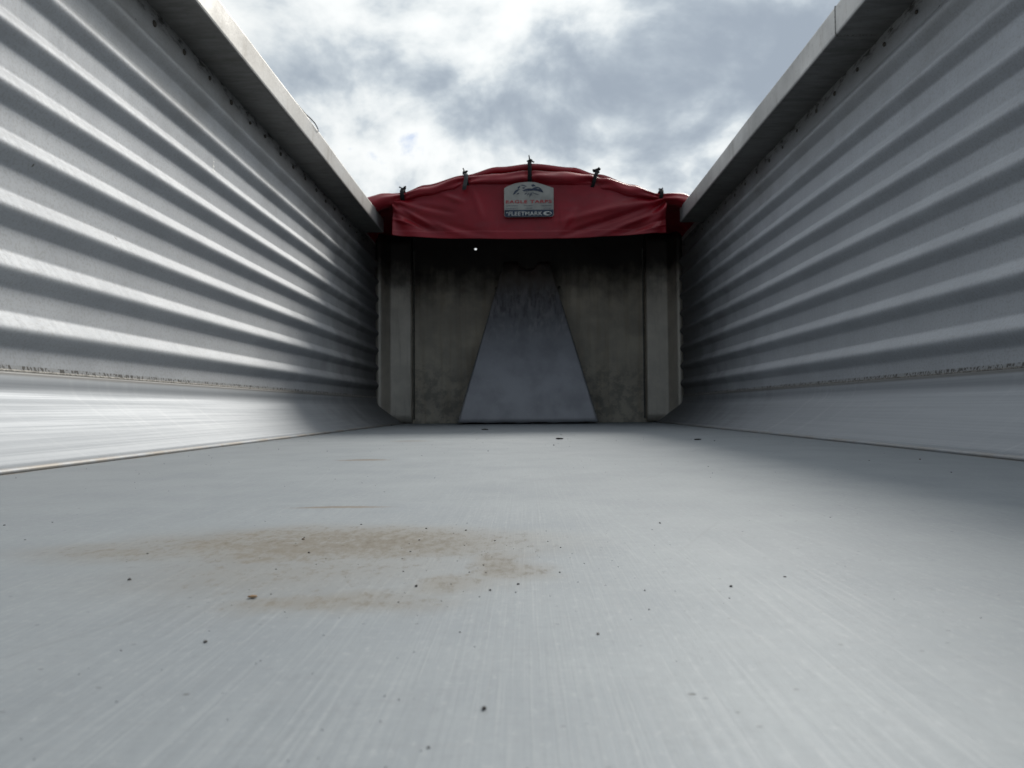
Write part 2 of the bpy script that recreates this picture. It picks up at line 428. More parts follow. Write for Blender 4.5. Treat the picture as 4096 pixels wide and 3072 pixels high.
m, t, b, oc = material('red_tarp_vinyl')
x, y, z = t.sep(oc)
bl = t.noise(oc, 5.0, 5, 0.62)
du = t.noise(t.comb(t.math('MULTIPLY', x, 5.0), t.math('MULTIPLY', y, 5.0), t.math('MULTIPLY', z, 14.0)), 1.0, 5, 0.65)
wv = t.noise(oc, 400.0, 2, 0.5)
c = t.mix(t.ramp(bl, 0.3, 0.7), (0.32, 0.006, 0.016), (0.24, 0.005, 0.012))
c = t.mix(t.math('MULTIPLY', t.ramp(du, 0.45, 0.75), 0.22), c, (0.14, 0.045, 0.055))
t.set(b.inputs['Base Color'], c)
t.set(b.inputs['Roughness'], t.ramp(bl, 0.3, 0.7, 0.36, 0.5))
bump(t, b, t.math('ADD', t.math('MULTIPLY', wv, 0.1), bl), 0.25, 0.004)
M['tarp'] = m


def simple(name, col, rough=0.6, metal=0.0, var=0.25, scale=40.0, bmp=0.3):
    m, t, b, oc = material(name)
    nz = t.noise(oc, scale, 4, 0.6)
    dark = tuple(v * (1 - var) for v in col)
    lite = tuple(min(1, v * (1 + var)) for v in col)
    t.set(b.inputs['Base Color'], t.mix(t.ramp(nz, 0.3, 0.7), dark, lite))
    b.inputs['Roughness'].default_value = rough
    b.inputs['Metallic'].default_value = metal
    if bmp:
        bump(t, b, nz, bmp, 0.001)
    return m


M['tie'] = simple('black_rubber', (0.007, 0.007, 0.008), 0.9)
M['strap'] = simple('grey_webbing', (0.06, 0.06, 0.062), 0.8)
M['rivet'] = simple('dark_rivet_steel', (0.07, 0.062, 0.05), 0.65, 0.3, 0.5)
M['weld'] = simple('dull_weld_aluminium', (0.24, 0.235, 0.22), 0.6, 0.4, 0.5, 120.0, 0.6)
M['weld_dark'] = simple('grimy_weld', (0.13, 0.125, 0.11), 0.7, 0.2, 0.5, 120.0, 0.6)
M['pebble'] = simple('grey_pebble', (0.09, 0.085, 0.08), 0.85, 0, 0.5, 300)
M['pebble_b'] = simple('brown_pebble', (0.12, 0.085, 0.055), 0.85, 0, 0.5, 300)
M['grit'] = simple('black_grit', (0.045, 0.043, 0.042), 0.85, 0, 0.5, 300, 0)
M['chip'] = simple('wood_chip', (0.30, 0.19, 0.10), 0.8, 0, 0.3, 200)
M['flake'] = simple('dark_flake', (0.02, 0.018, 0.016), 0.8, 0, 0.4, 100)
M['badge_white'] = simple('badge_off_white', (0.38, 0.38, 0.345), 0.5, 0, 0.18, 9.0, 0)
M['badge_navy'] = simple('badge_navy', (0.035, 0.05, 0.085), 0.4, 0, 0.25, 20.0, 0)
M['ink_red'] = simple('badge_red_ink', (0.45, 0.02, 0.03), 0.45, 0, 0.2, 60.0, 0)
M['ink_grey'] = simple('badge_grey_ink', (0.14, 0.15, 0.17), 0.45, 0, 0.4, 60.0, 0)
M['ink_pale'] = simple('badge_pale_ink', (0.62, 0.63, 0.59), 0.45, 0, 0.2, 60.0, 0)
M['ground'] = simple('packed_gravel', (0.16, 0.15, 0.135), 0.95, 0, 0.35, 1.5, 0.5)


# ------------------------------------------------------------------ mesh helpers
def link(name, me, mat, parent=None, smooth=True):
    o = bpy.data.objects.new(name, me)
    COL.objects.link(o)
    if mat and not me.materials:
        me.materials.append(mat)
    if parent:
        o.parent = parent
    if smooth:
        me.polygons.foreach_set('use_smooth', [True] * len(me.polygons))
    return o


def from_bm(name, bm, mat, parent=None, smooth=True):
    bmesh.ops.recalc_face_normals(bm, faces=bm.faces[:])
    me = bpy.data.meshes.new(name)
    bm.to_mesh(me)
    bm.free()
    return link(name, me, mat, parent, smooth)


def grid(name, nu, nv, fn, mat, parent=None, thick=0.0, smooth=True, closed_v=False, offset=-1):
    vs = [fn(i / (nu - 1), (j / nv if closed_v else j / (nv - 1))) for i in range(nu) for j in range(nv)]
    fs = []
    for i in range(nu - 1):
        for j in range(nv if closed_v else nv - 1):
            j2 = (j + 1) % nv
            fs.append((i * nv + j, (i + 1) * nv + j, (i + 1) * nv + j2, i * nv + j2))
    if closed_v:
        fs.append(tuple(range(nv)))
        fs.append(tuple((nu - 1) * nv + j for j in reversed(range(nv))))
    me = bpy.data.meshes.new(name)
    me.from_pydata(vs, [], fs)
    me.update()
    o = link(name, me, mat, parent, smooth)
    if thick:
        md = o.modifiers.new('thickness', 'SOLIDIFY')
        md.thickness = thick
        md.offset = offset
    return o


def box_bm(bm, x0, x1, y0, y1, z0, z1, bev=0.0):
    ms = Matrix.Translation(((x0 + x1) / 2, (y0 + y1) / 2, (z0 + z1) / 2)) @ Matrix.Diagonal((abs(x1 - x0), abs(y1 - y0), abs(z1 - z0), 1))
    r = bmesh.ops.create_cube(bm, size=1.0, matrix=ms)
    if bev:
        ed = list({e for v in r['verts'] for e in v.link_edges})
        bmesh.ops.bevel(bm, geom=ed, offset=bev, segments=2, affect='EDGES', profile=0.5)


def extrude_profile(name, pts, y0, y1, mat, parent, segs=1, closed=True, smooth=False):
    """closed outline in XZ swept along Y"""
    n = len(pts)
    vs, fs = [], []
    for s in range(segs + 1):
        y = y0 + (y1 - y0) * s / segs
        vs += [(p[0], y, p[1]) for p in pts]
    for s in range(segs):
        for j in range(n if closed else n - 1):
            k = (j + 1) % n
            fs.append((s * n + j, s * n + k, (s + 1) * n + k, (s + 1) * n + j))
    if closed:
        fs.append(tuple(range(n)))
        fs.append(tuple(segs * n + j for j in reversed(range(n))))
    bm = bmesh.new()
    bv = [bm.verts.new(v) for v in vs]
    for f in fs:
        bm.faces.new([bv[i] for i in f])
    return from_bm(name, bm, mat, parent, smooth)


def empty(name, loc=(0, 0, 0)):
    o = bpy.data.objects.new(name, None)
    COL.objects.link(o)
    o.location = loc
    o.empty_display_size = 0.1
    return o


def tag(o, label=None, cat=None, group=None, kind=None):
    for k, v in (('label', label), ('category', cat), ('group', group), ('kind', kind)):
        if v:
            o[k] = v
    return o


def fbm(x, y, z, s=1.0):
    return noise.fractal(Vector((x * s, y * s, z * s)), 1.0, 2.0, 4)


# ------------------------------------------------------------------ setting
gm = bpy.data.meshes.new('ground')
gm.from_pydata([(-900, -900, -1.35), (900, -900, -1.35), (900, 900, -1.35), (-900, 900, -1.35)], [], [(0, 1, 2, 3)])
tag(link('ground', gm, M['ground'], smooth=False), kind='structure')

# ------------------------------------------------------------------ trailer body
W = 1.14            # half width between the wall sheets
YF = 5.42           # bulkhead
Y0 = -0.35          # open rear end of the bed
ZS = 0.197          # seam between cove and wall sheet
ZJ = 1.318          # underside of the top rail
bed = tag(empty('dump_trailer_bed'), 'open aluminium dump trailer bed with corrugated sides and bare metal floor', 'trailer')

CREASE = [(-0.235, 0.80, 0.10, 0.028, 0.0035), (-0.37, 1.56, 0.13, 0.045, 0.005), (-0.42, 2.50, 0.16, 0.07, 0.006), (0.30, 1.9, 0.25, 0.12, 0.003), (-0.10, 1.15, 0.3, 0.12, -0.002)]
FW = 0.972


def floor_pt(u, v):
    yy = Y0 + (YF - Y0) * (u ** 1.6)
    xx = -FW + 2 * FW * v
    h = 0.0
    for cx, cy, rx, ry, a in CREASE:
        h += a * math.exp(-((xx - cx) / rx) ** 2 - ((yy - cy) / ry) ** 2)
    h += 0.0012 * noise.noise(Vector((xx * 2.2, yy * 1.6, 0.3)))
    h *= min(1.0, (FW - abs(xx)) / 0.1)
    return (xx, yy, h)


fl = grid('floor_plate', 420, 110, floor_pt, M['floor'], bed, thick=0.006, offset=1)
fl['label'] = 'brushed grey metal floor with tan dried mud left of the middle'

RIBS = [0.287 + 0.1295 * k for k in range(8)]


def rib_depth(z, y):
    d = 0.0
    for zc in RIBS:
        tt = abs(z - zc) / 0.040
        if tt < 1:
            q = 1 - math.sqrt(tt * tt + 0.08)
            q = max(0.0, q) / (1 - math.sqrt(0.08))
            d += 0.026 * (q * q / (q + 0.08))
    return d


for side, wm, cm in ((-1, 'wall_l', 'cove_l'), (1, 'wall_r', 'cove_r')):
    nz = 280

    def wall_pt(u, v, side=side):
        y = Y0 + (YF + 0.05 - Y0) * u
        z = ZS + 0.001 + (ZJ + 0.02 - ZS) * v
        warp = 0.004 * noise.noise(Vector((side * 3, y * 0.9, z * 1.1)))
        return (side * (W - rib_depth(z, y) + warp), y, z)
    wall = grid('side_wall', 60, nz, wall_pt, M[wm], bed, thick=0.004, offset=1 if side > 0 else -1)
    wall['label'] = 'sunlit corrugated metal side wall on the left' if side < 0 else 'shaded corrugated metal side wall on the right'
    # weld bead on the ledge of the cove
    nb = 560

    def bead_pt(u, v, side=side):
        y = Y0 + (YF - Y0) * u
        a = 2 * math.pi * v
        r = 0.0042 * (1 + 0.28 * noise.noise(Vector((y * 55, side, 0))) + 0.15 * noise.noise(Vector((y * 160, side, 4))))
        return (side * (W - 0.001 + r * 0.4 * math.cos(a)), y, ZS + 0.001 + r * math.sin(a))
    grid('weld_bead', nb, 8, bead_pt, M['weld'], wall, closed_v=True)
    # rivets under the rail
    rb = bmesh.new()
    bmesh.ops.create_uvsphere(rb, u_segments=8, v_segments=5, radius=0.0095)
    for v in rb.verts:
        v.co.x *= 0.55
    rme = bpy.data.meshes.new('rivet')
    rb.to_mesh(rb and rme)
    rb.free()
    rnd = random.Random(4 + side)
    y = 0.62
    while y < 5.0:
        r = link('rivet', rme, M['rivet'], wall)
        r.location = (side * (W - 0.002), y + rnd.uniform(-.012, .012), 1.281 + rnd.uniform(-.006, .006))
        s = rnd.uniform(0.65, 1.15)
        r.scale = (1, s, s)
        y += 0.183
    # cove: vertical lip, round bend, slope, toe
    prof = [(W - 0.006, ZS), (W - 0.0085, ZS - 0.004), (W - 0.010, 0.170)]
    for k in range(1, 9):
        a = R(k * 6.2)
        prof.append((W - 0.010 - 0.070 * (1 - math.cos(a)), 0.168 - 0.070 * math.sin(a) * 0.75))
    p = prof[-1]
    q = (W - 0.158, 0.019)
    for k in range(1, 7):
        f = k / 6
        prof.append((p[0] + (q[0] - p[0]) * f, p[1] + (q[1] - p[1]) * f - 0.009 * math.sin(math.pi * f)))
    prof += [(q[0] - 0.005, 0.0145), (q[0] - 0.010, 0.0118), (q[0] - 0.018, 0.0100), (0.946, 0.0078), (0.944, 0.0004)]

    def cove_pt(u, v, side=side, prof=prof):
        i = min(len(prof) - 1, round(v * (len(prof) - 1)))
        y = Y0 + (YF - Y0) * u
        px, pz = prof[i]
        wob = 0.003 * noise.noise(Vector((y * 1.1, side * 2, pz * 3)))
        edge = 0.0016 * noise.noise(Vector((y * 9, side * 5, 0))) if i >= len(prof) - 2 else 0
        return (side * (px + wob * (1 if 3 < i < len(prof) - 4 else 0.2) + edge), y, pz)
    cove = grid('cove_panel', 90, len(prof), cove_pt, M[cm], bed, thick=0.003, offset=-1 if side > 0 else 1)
    # ledge that closes the step between cove and wall sheet
    bm = bmesh.new()
    box_bm(bm, side * (W - 0.006), side * (W + 0.004), Y0, YF, ZS - 0.012, ZS - 0.0005)
    from_bm('ledge', bm, M[cm], cove, False)

    # top rail: hollow section that overhangs the wall sheet
    xi, zt = W - 0.150, ZJ + 0.098
    r_ = 0.008
    pr = [(W + 0.09, ZJ - 0.02), (W + 0.012, ZJ - 0.02), (W + 0.012, ZJ), (xi + r_, ZJ), (xi + 0.002, ZJ + 0.002), (xi, ZJ + r_), (xi, zt - r_), (xi + 0.002, zt - 0.002), (xi + r_, zt), (W + 0.085, zt), (W + 0.09, zt - 0.005)]
    RE = 4.80 if side < 0 else 4.62
    n = len(pr)
    segs = 70
    bm = bmesh.new()
    rings = []
    for s in range(segs + 1):
        y = Y0 + (RE - Y0) * s / segs
        dz = 0.003 * noise.noise(Vector((side * 4, y * 1.4, 0)))
        dxx = 0.003 * noise.noise(Vector((side * 8, y * 1.1, 2)))
        rings.append([bm.verts.new((side * (px + (dxx if px < W - .05 else 0)), y, pz + (dz if pz > ZJ + .01 else dz * 0.3))) for px, pz in pr])
    for s in range(segs):
        for j in range(n):
            k = (j + 1) % n
            bm.faces.new((rings[s][j], rings[s][k], rings[s + 1][k], rings[s + 1][j]))
    bm.faces.new(rings[0])
    bm.faces.new(rings[-1][::-1])
    rail = from_bm('top_rail', bm, M['rail'], bed, False)
    # slim channel that carries on to the bulkhead under the tarp
    bm = bmesh.new()
    box_bm(bm, side * (W + 0.003), side * (W + 0.088), RE - 0.002 + 0.004, YF + 0.08, ZJ - 0.03, ZJ + 0.09, 0.004)
    from_bm('front_channel', bm, M['rail'], bed, False)

# splice line round the right rail
bm = bmesh.new()
xi = W - 0.150
box_bm(bm, xi - 0.0012, W + 0.01, 2.290, 2.2945, ZJ - 0.0012, ZJ + 0.097)
from_bm('splice_joint', bm, M['weld'], rail, False)

# bulkhead with one small open bolt hole
hx, hz, hr = -0.402, 1.338, 0.0085
bm = bmesh.new()
x0, x1, z0, z1 = -W - 0.03, W + 0.03, -0.03, 1.55
nseg = 8
inner = [bm.verts.new((hx + hr * 1.25 * math.cos(2 * math.pi * k / nseg), YF, hz + hr * math.sin(2 * math.pi * k / nseg))) for k in range(nseg)]
mid = [bm.verts.new((hx + 0.05 * math.cos(2 * math.pi * k / nseg), YF, hz + 0.05 * math.sin(2 * math.pi * k / nseg))) for k in range(nseg)]
for k in range(nseg):
    bm.faces.new((inner[k], inner[(k + 1) % nseg], mid[(k + 1) % nseg], mid[k]))
outer = [bm.verts.new(c) for c in ((x1, YF, hz), (x1, YF, z1), (hx, YF, z1), (x0, YF, z1), (x0, YF, hz), (x0, YF, z0), (hx, YF, z0), (x1, YF, z0))]
for k in range(nseg):
    bm.faces.new((mid[k], mid[(k + 1) % nseg], outer[(k + 1) % nseg], outer[k]))
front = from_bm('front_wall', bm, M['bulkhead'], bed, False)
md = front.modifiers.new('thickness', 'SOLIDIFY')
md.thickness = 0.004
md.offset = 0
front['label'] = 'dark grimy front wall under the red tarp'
# corner posts: folded section
for side in (-1, 1):
    a = (W - 0.005, YF - 0.10)
    prof = [(W + 0.0, YF - 0.165), (W - 0.034, YF - 0.162), (W - 0.041, YF - 0.150), (W - 0.082, YF - 0.064), (W - 0.088, YF - 0.056), (W - 0.100, YF - 0.052), (W - 0.232, YF - 0.046), (W - 0.240, YF - 0.044), (W - 0.246, YF - 0.036), (W - 0.250, YF - 0.006)]
    bm = bmesh.new()
    nz = 24
    rows = []
    for i in range(nz + 1):
        z = 0.010 + (1.42 - 0.010) * i / nz
        row = []
        for j, (px, py) in enumerate(prof):
            dn = 0.004 * noise.noise(Vector((px * 4 + side * 9, 0, z * 3)))
            if side > 0 and j in (3, 4, 5):       # knocked in about waist height
                dn += 0.016 * math.exp(-((z - 0.83) / 0.035) ** 2)
            row.append(bm.verts.new((side * px, py + dn, z)))
        rows.append(row)
    for i in range(nz):
        for j in range(len(prof) - 1):
            bm.faces.new((rows[i][j], rows[i + 1][j], rows[i + 1][j + 1], rows[i][j + 1]))
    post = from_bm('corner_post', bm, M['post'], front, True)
    md = post.modifiers.new('thickness', 'SOLIDIFY')
    md.thickness = 0.004
    if side > 0:
        post['label'] = 'dented corner post on the right of the front wall'

    def wb(u, v, side=side):
        z = 0.03 + 1.3 * u
        r = 0.006 * (1 + 0.4 * noise.noise(Vector((z * 60, side, 0))))
        a_ = 2 * math.pi * v
        return (side * (W - 0.262) + r * math.cos(a_), YF - 0.003 + 0.5 * r * math.sin(a_), z)
    grid('weld_bead', 240, 8, wb, M['weld_dark'], front, closed_v=True)

# hoist cover: leaning trapezoid sheet with folded sides and a round notch on top
HB, HT = 0.492, 0.172
YB, YT = 4.98, YF - 0.03
ZB, ZT = 0.012, 1.225


def hoist_pt(u, v):
    z = ZB + (ZT - ZB) * u
    half = HB + (HT - HB) * u
    yy = YB + (YT - YB) * u
    xx = -0.012 + half * (2 * v - 1)
    if u == 0:
        z += 0.007 * noise.noise(Vector((xx * 9, 0, 0))) + 0.004 * noise.noise(Vector((xx * 31, 3, 0)))
    if u > 0.9:
        rr = 0.072
        bite = rr * rr - (xx + 0.0) ** 2
        if bite > 0:
            lim = ZT - 0.0 - math.sqrt(bite) * 0.8
            z = ZB + (ZT - ZB) * 0.9 + (lim - (ZB + (ZT - ZB) * 0.9)) * (u - 0.9) / 0.1
    yy += 0.004 * noise.noise(Vector((xx * 4, z * 3, 0)))
    return (xx, yy, z)


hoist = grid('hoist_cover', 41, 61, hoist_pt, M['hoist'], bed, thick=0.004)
hoist['label'] = 'pale tapered hoist cover plate leaning on the front wall'
for s in (-1, 1):
    def side_pt(u, v, s=s):
        z = ZB + (ZT - ZB) * u
        half = HB + (HT - HB) * u
        yy = YB + (YT - YB) * u
        return (-0.012 + s * (half - 0.002 + 0.02 * v * (1 - u)), yy + 0.003 + (YF - 0.004 - yy - 0.003) * v, z + 0.004 * (1 - u))
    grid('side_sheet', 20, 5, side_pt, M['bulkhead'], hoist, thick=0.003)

    def edge_pt(u, v, s=s):
        z = ZB + (ZT - ZB) * u * 0.985
        half = HB + (HT - HB) * u
        yy = YB + (YT - YB) * u
        r = 0.0055 * (1 + 0.3 * noise.noise(Vector((z * 40, s, 9))))
        a_ = 2 * math.pi * v
        return (-0.012 + s * half + r * math.cos(a_), yy + r * math.sin(a_), z)
    grid('weld_bead', 120, 8, edge_pt, M['weld'], hoist, closed_v=True)
for bx, bz in ((-0.245, 1.11), (-0.245, 1.03), (0.238, 1.035)):
    bm = bmesh.new()
    bmesh.ops.create_cone(bm, segments=6, radius1=0.012, radius2=0.011, depth=0.012, cap_ends=True, matrix=Matrix.Translation((bx, YF - 0.009, bz)) @ Matrix.Rotation(R(90), 4, 'X'))
    from_bm('bolt', bm, M['rivet'], front, False)

# ------------------------------------------------------------------ red tarp
YT_ = 4.58
PXM = (YT_ - 0.0) / 2840.0


def px2x(px):
    return CAM.x + (px - 2100) * PXM


def px2z(py):
    return CAM.z + (1633 - py) * PXM


def lerp_table(tab, x):
    if x <= tab[0][0]:
        return tab[0][1]
    for (a, va), (b_, vb) in zip(tab, tab[1:]):
        if x <= b_:
            f = (x - a) / (b_ - a)
            f = f * f * (3 - 2 * f)
            return va + (vb - va) * f
    return tab[-1][1]


TOP = [(px2x(a), px2z(b_)) for a, b_ in ((1380, 800), (1450, 775), (1535, 756), (1600, 760), (1700, 736), (1862, 697), (2000, 684), (2125, 672), (2250, 678), (2367, 692), (2420, 706), (2540, 738), (2640, 775), (2700, 772), (2740, 772), (2790, 790), (2850, 815))]
BOT = [(px2x(a), px2z(b_)) for a, b_ in ((1380, 880), (1480, 835), (1560, 815), (1610, 793), (1716, 782), (1811, 762), (1862, 742), (1938, 741), (2060, 739), (2125, 738), (2205, 746), (2300, 748), (2367, 743), (2422, 764), (2530, 793), (2640, 803), (2700, 818), (2780, 850), (2850, 880))]
RIM = [(px2x(a), px2z(b_ - 8)) for a, b_ in ((1330, 830), (1440, 778), (1535, 760), (1605, 757), (1700, 728), (1862, 690), (2000, 656), (2125, 645), (2300, 662), (2400, 690), (2540, 735), (2640, 771), (2760, 785), (2880, 830))]
TIES = [1612, 1862, 2125, 2394, 2652]
TX = [px2x(p) for p in TIES]

tarp = tag(empty('rolled_tarp', (0, 0, 0)), 'red vinyl tarp rolled and tied across the front end of the bed', 'tarp')


def pinch(x):
    return sum(math.exp(-((x - a) / 0.035) ** 2) for a in TX)


def roll_pt(u, v):
    x = -1.22 + 2.52 * u
    zt, zb = lerp_table(TOP, x), lerp_table(BOT, x)
    zc, rz = (zt + zb) / 2, (zt - zb) / 2
    a = 2 * math.pi * v
    pn = min(1.0, pinch(x))
    ry = 0.062 * (1 - 0.35 * pn)
    # folds that gather at the ties
    fold = 0.0
    for k, tx in enumerate(TX):
        d = x - tx
        fold += 0.20 * math.exp(-(d / 0.11) ** 2) * (1 - 0.4 * math.exp(-(d / 0.02) ** 2)) * math.sin(5 * a + 2.2 * k + d * 9)
    fold += 0.16 * noise.noise(Vector((x * 5.0, math.cos(a) * 1.3, math.sin(a) * 1.3 + 3)))
    fold += 0.10 * math.sin(2 * a + x * 6.5)
    f = 1 + fold
    y = YT_ + 0.01 + ry * math.cos(a) * f
    z = zc + rz * math.sin(a) * (1 + 0.35 * fold)
    return (x, y, z)


roll = grid('tarp_roll', 300, 40, roll_pt, M['tarp'], tarp, closed_v=True)

# canopy: the stowed cover behind the roll, closing the front end overhead
CY0, CY1 = YT_ + 0.03, YF + 0.16


def canopy_pt(u, v):
    x = -1.27 + 2.57 * u
    z = lerp_table(RIM, x)
    s = v
    if s < 0.8:
        y = CY0 + (CY1 - CY0) * s / 0.8
        drop = 0.03 * (s / 0.8) ** 2
    else:
        y = CY1 + 0.012 * (s - 0.8) / 0.2
        drop = 0.03 + 0.12 * (s - 0.8) / 0.2
    z -= drop
    z += 0.006 * noise.noise(Vector((x * 4, y * 4, 0)))
    # sides hang over the rails
    if u < 0.06:
        z -= 0.35 * ((0.06 - u) / 0.06) ** 1.5
    if u > 0.94:
        z -= 0.35 * ((u - 0.94) / 0.06) ** 1.5
    return (x, y, z)


grid('canopy', 160, 30, canopy_pt, M['tarp'], tarp, thick=0.035, offset=-1)

# hanging flap
FX0, FX1 = px2x(1573), px2x(2668)


FOLDS = [((px2x(a), px2z(b_)), (px2x(c_), px2z(d_)), amp, sg) for a, b_, c_, d_, amp, sg in (
    (1585, 812, 1740, 905, 0.016, 0.016), (1590, 845, 1700, 905, -0.013, 0.012), (1580, 870, 1650, 892, 0.012, 0.010),
    (1640, 806, 1800, 842, -0.010, 0.018), (1720, 880, 1880, 950, 0.012, 0.022), (1800, 900, 1960, 945, -0.008, 0.02),
    (2650, 812, 2330, 925, -0.018, 0.020), (2655, 845, 2400, 950, 0.018, 0.019), (2662, 880, 2480, 948, -0.013, 0.014),
    (2560, 812, 2280, 880, 0.010, 0.022), (2380, 900, 2260, 945, -0.012, 0.016), (2300, 850, 2240, 940, 0.008, 0.02), (2664, 905, 2560, 935, 0.010, 0.010),
    (1900, 770, 1930, 860, 0.006, 0.02), (1780, 775, 1850, 800, 0.010, 0.018))]


def flap_pt(u, v):
    x = FX0 + (FX1 - FX0) * u
    zb = px2z(935) + (px2z(956) - px2z(935)) * math.sin(math.pi * u) ** 0.8 + (px2z(944) - px2z(935)) * u * 0.0
    zb -= 0.012 * u * (1 - u)
    zt = max(lerp_table(BOT, x), px2z(800)) + 0.02
    z = zb + (zt - zb) * v
    y = YT_ - 0.035
    dl, hl = x - FX0, zt - z
    a1 = math.atan2(hl, dl + 0.03)
    r1 = math.hypot(hl, dl)
    y += 0.016 * math.exp(-r1 / 0.33) * math.sin(a1 * 11 + 0.5) * min(1, r1 / 0.05)
    dr = FX1 - x
    a2 = math.atan2(hl, dr + 0.03)
    r2 = math.hypot(hl, dr)
    y += 0.022 * math.exp(-r2 / 0.45) * math.sin(a2 * 9 + 1.2) * min(1, r2 / 0.05)
    y += 0.006 * noise.noise(Vector((x * 3.2, 0, z * 5))) * (0.2 if abs(x - 0.0) < 0.2 else 1)
    y += 0.010 * (1 - v) * math.sin(x * 7.5) * (0.1 + 0.9 * min(1, max(0, abs(x) - 0.17) / 0.15))
    for (ax_, az_), (bx_, bz_), amp, sg in FOLDS:
        ex, ez = bx_ - ax_, bz_ - az_
        L2 = ex * ex + ez * ez
        tt = ((x - ax_) * ex + (z - az_) * ez) / L2
        if -0.25 < tt < 1.25:
            dd = abs((x - ax_) * ez - (z - az_) * ex) / math.sqrt(L2)
            w_ = math.exp(-(dd / sg) ** 2) * (1 - min(1, abs(tt - 0.5) / 0.75) ** 2)
            y -= amp * w_ * (0.25 + 0.75 * min(1, v / 0.3))
    y -= 0.010 * (1 - v) ** 4
    # hem
    if v < 0.14:
        y -= 0.0025
    return (x, y, z)


flap = grid('flap', 260, 70, flap_pt, M['tarp'], tarp, thick=0.0025)

# badge on the flap. Layout units: pixels of an enlarged drawing, 6.9125 per photo pixel
U = PXM / 6.9125
BY = YT_ - 0.058


def bp(px, py, y=0.0):
    return Vector((px2x(1960) + px * U, BY - y, px2z(700) - py * U))


def poly_obj(name, polys, mat, parent, y, depth=0.0):
    bm = bmesh.new()
    for pts in polys:
        vs = [bm.verts.new(bp(a, b_, y)) for a, b_ in pts]
        f = bm.faces.new(vs)
        if depth:
            r = bmesh.ops.extrude_face_region(bm, geom=[f])
            for v in r['geom']:
                if isinstance(v, bmesh.types.BMVert):
                    v.co.y += depth
    bmesh.ops.triangulate(bm, faces=[f for f in bm.faces if len(f.verts) > 4])
    return from_bm(name, bm, mat, parent, False)


def arc(cx, cy, r, a0, a1, n=6):
    return [(cx + r * math.cos(R(a0 + (a1 - a0) * k / n)), cy + r * math.sin(R(a0 + (a1 - a0) * k / n))) for k in range(n + 1)]


outline = [(432, 400), (440, 370), (520, 325), (720, 245), (900, 215), (1110, 205), (1280, 215), (1400, 250), (1560, 300), (1785, 380), (1792, 410)]
outline += arc(1722, 1110, 70, 0, 90) + arc(502, 1110, 70, 90, 180)
badge = poly_obj('badge', [outline], M['badge_white'], tarp, 0.0, 0.004)
badge['label'] = 'pale printed badge with eagle head and navy band'
band = [(440, 982), (1784, 982)] + arc(1714, 1106, 68, 0, 90) + arc(510, 1106, 68, 90, 180)
poly_obj('navy_band', [band], M['badge_navy'], badge, 0.0012)
eagle = [
    [(935, 445), (1000, 410), (1100, 385), (1200, 393), (1280, 352), (1340, 342), (1420, 368), (1480, 430), (1515, 512), (1440, 492), (1350, 464), (1250, 450), (1150, 456), (1050, 452), (970, 468)],
    [(675, 562), (690, 510), (730, 450), (790, 412), (860, 400), (840, 432), (790, 470), (740, 520), (700, 555)],
    [(765, 558), (800, 520), (855, 505), (832, 540)],
    [(795, 385), (815, 340), (885, 308), (865, 350), (842, 388)],
    [(875, 290), (960, 286), (1060, 325), (1045, 342), (955, 316)],
    [(925, 365), (980, 348), (1015, 375), (960, 398)],
    [(1170, 295), (1240, 270), (1310, 320), (1215, 345)],
    [(985, 555), (1020, 515), (1075, 500), (1040, 545)],
    [(1060, 600), (1075, 545), (1120, 495), (1105, 560)],
    [(1130, 645), (1128, 570), (1145, 500), (1165, 570)],
    [(1185, 600), (1175, 545), (1160, 495), (1205, 545)],
    [(1150, 480), (1215, 500), (1290, 530), (1345, 545), (1405, 580), (1335, 560), (1240, 525)],
    [(955, 490), (1060, 470), (1130, 462), (1060, 485)],
]
poly_obj('eagle_head', eagle, M['badge_navy'], badge, 0.0012)
poly_obj('eye', [[(1310, 392), (1360, 384), (1415, 396), (1360, 404)]], M['badge_white'], badge, 0.0024)


def text_obj(name, body, x0, x1, y0, y1, mat, parent, y, spacing=1.0, bold=0.0):
    cu = bpy.data.curves.new(name, 'FONT')
    cu.body = body
    cu.space_character = spacing
    cu.offset = bold
    cu.resolution_u = 3
    tmp = bpy.data.objects.new(name + '_tmp', cu)
    COL.objects.link(tmp)
    bpy.context.view_layer.update()
    dg = bpy.context.evaluated_depsgraph_get()
    me = bpy.data.meshes.new_from_object(tmp.evaluated_get(dg))
    bpy.data.objects.remove(tmp)
    bpy.data.curves.remove(cu)
    xs = [v.co.x for v in me.vertices]
    ys = [v.co.y for v in me.vertices]
    ax_, bx_, ay_, by_ = min(xs), max(xs), min(ys), max(ys)
    for v in me.vertices:
        fx = (v.co.x - ax_) / (bx_ - ax_)
        fy = (v.co.y - ay_) / (by_ - ay_)
        v.co = bp(x0 + (x1 - x0) * fx, y1 + (y0 - y1) * fy, y)
    me.name = name
    me.materials.clear()
    return link(name, me, mat, parent, False)


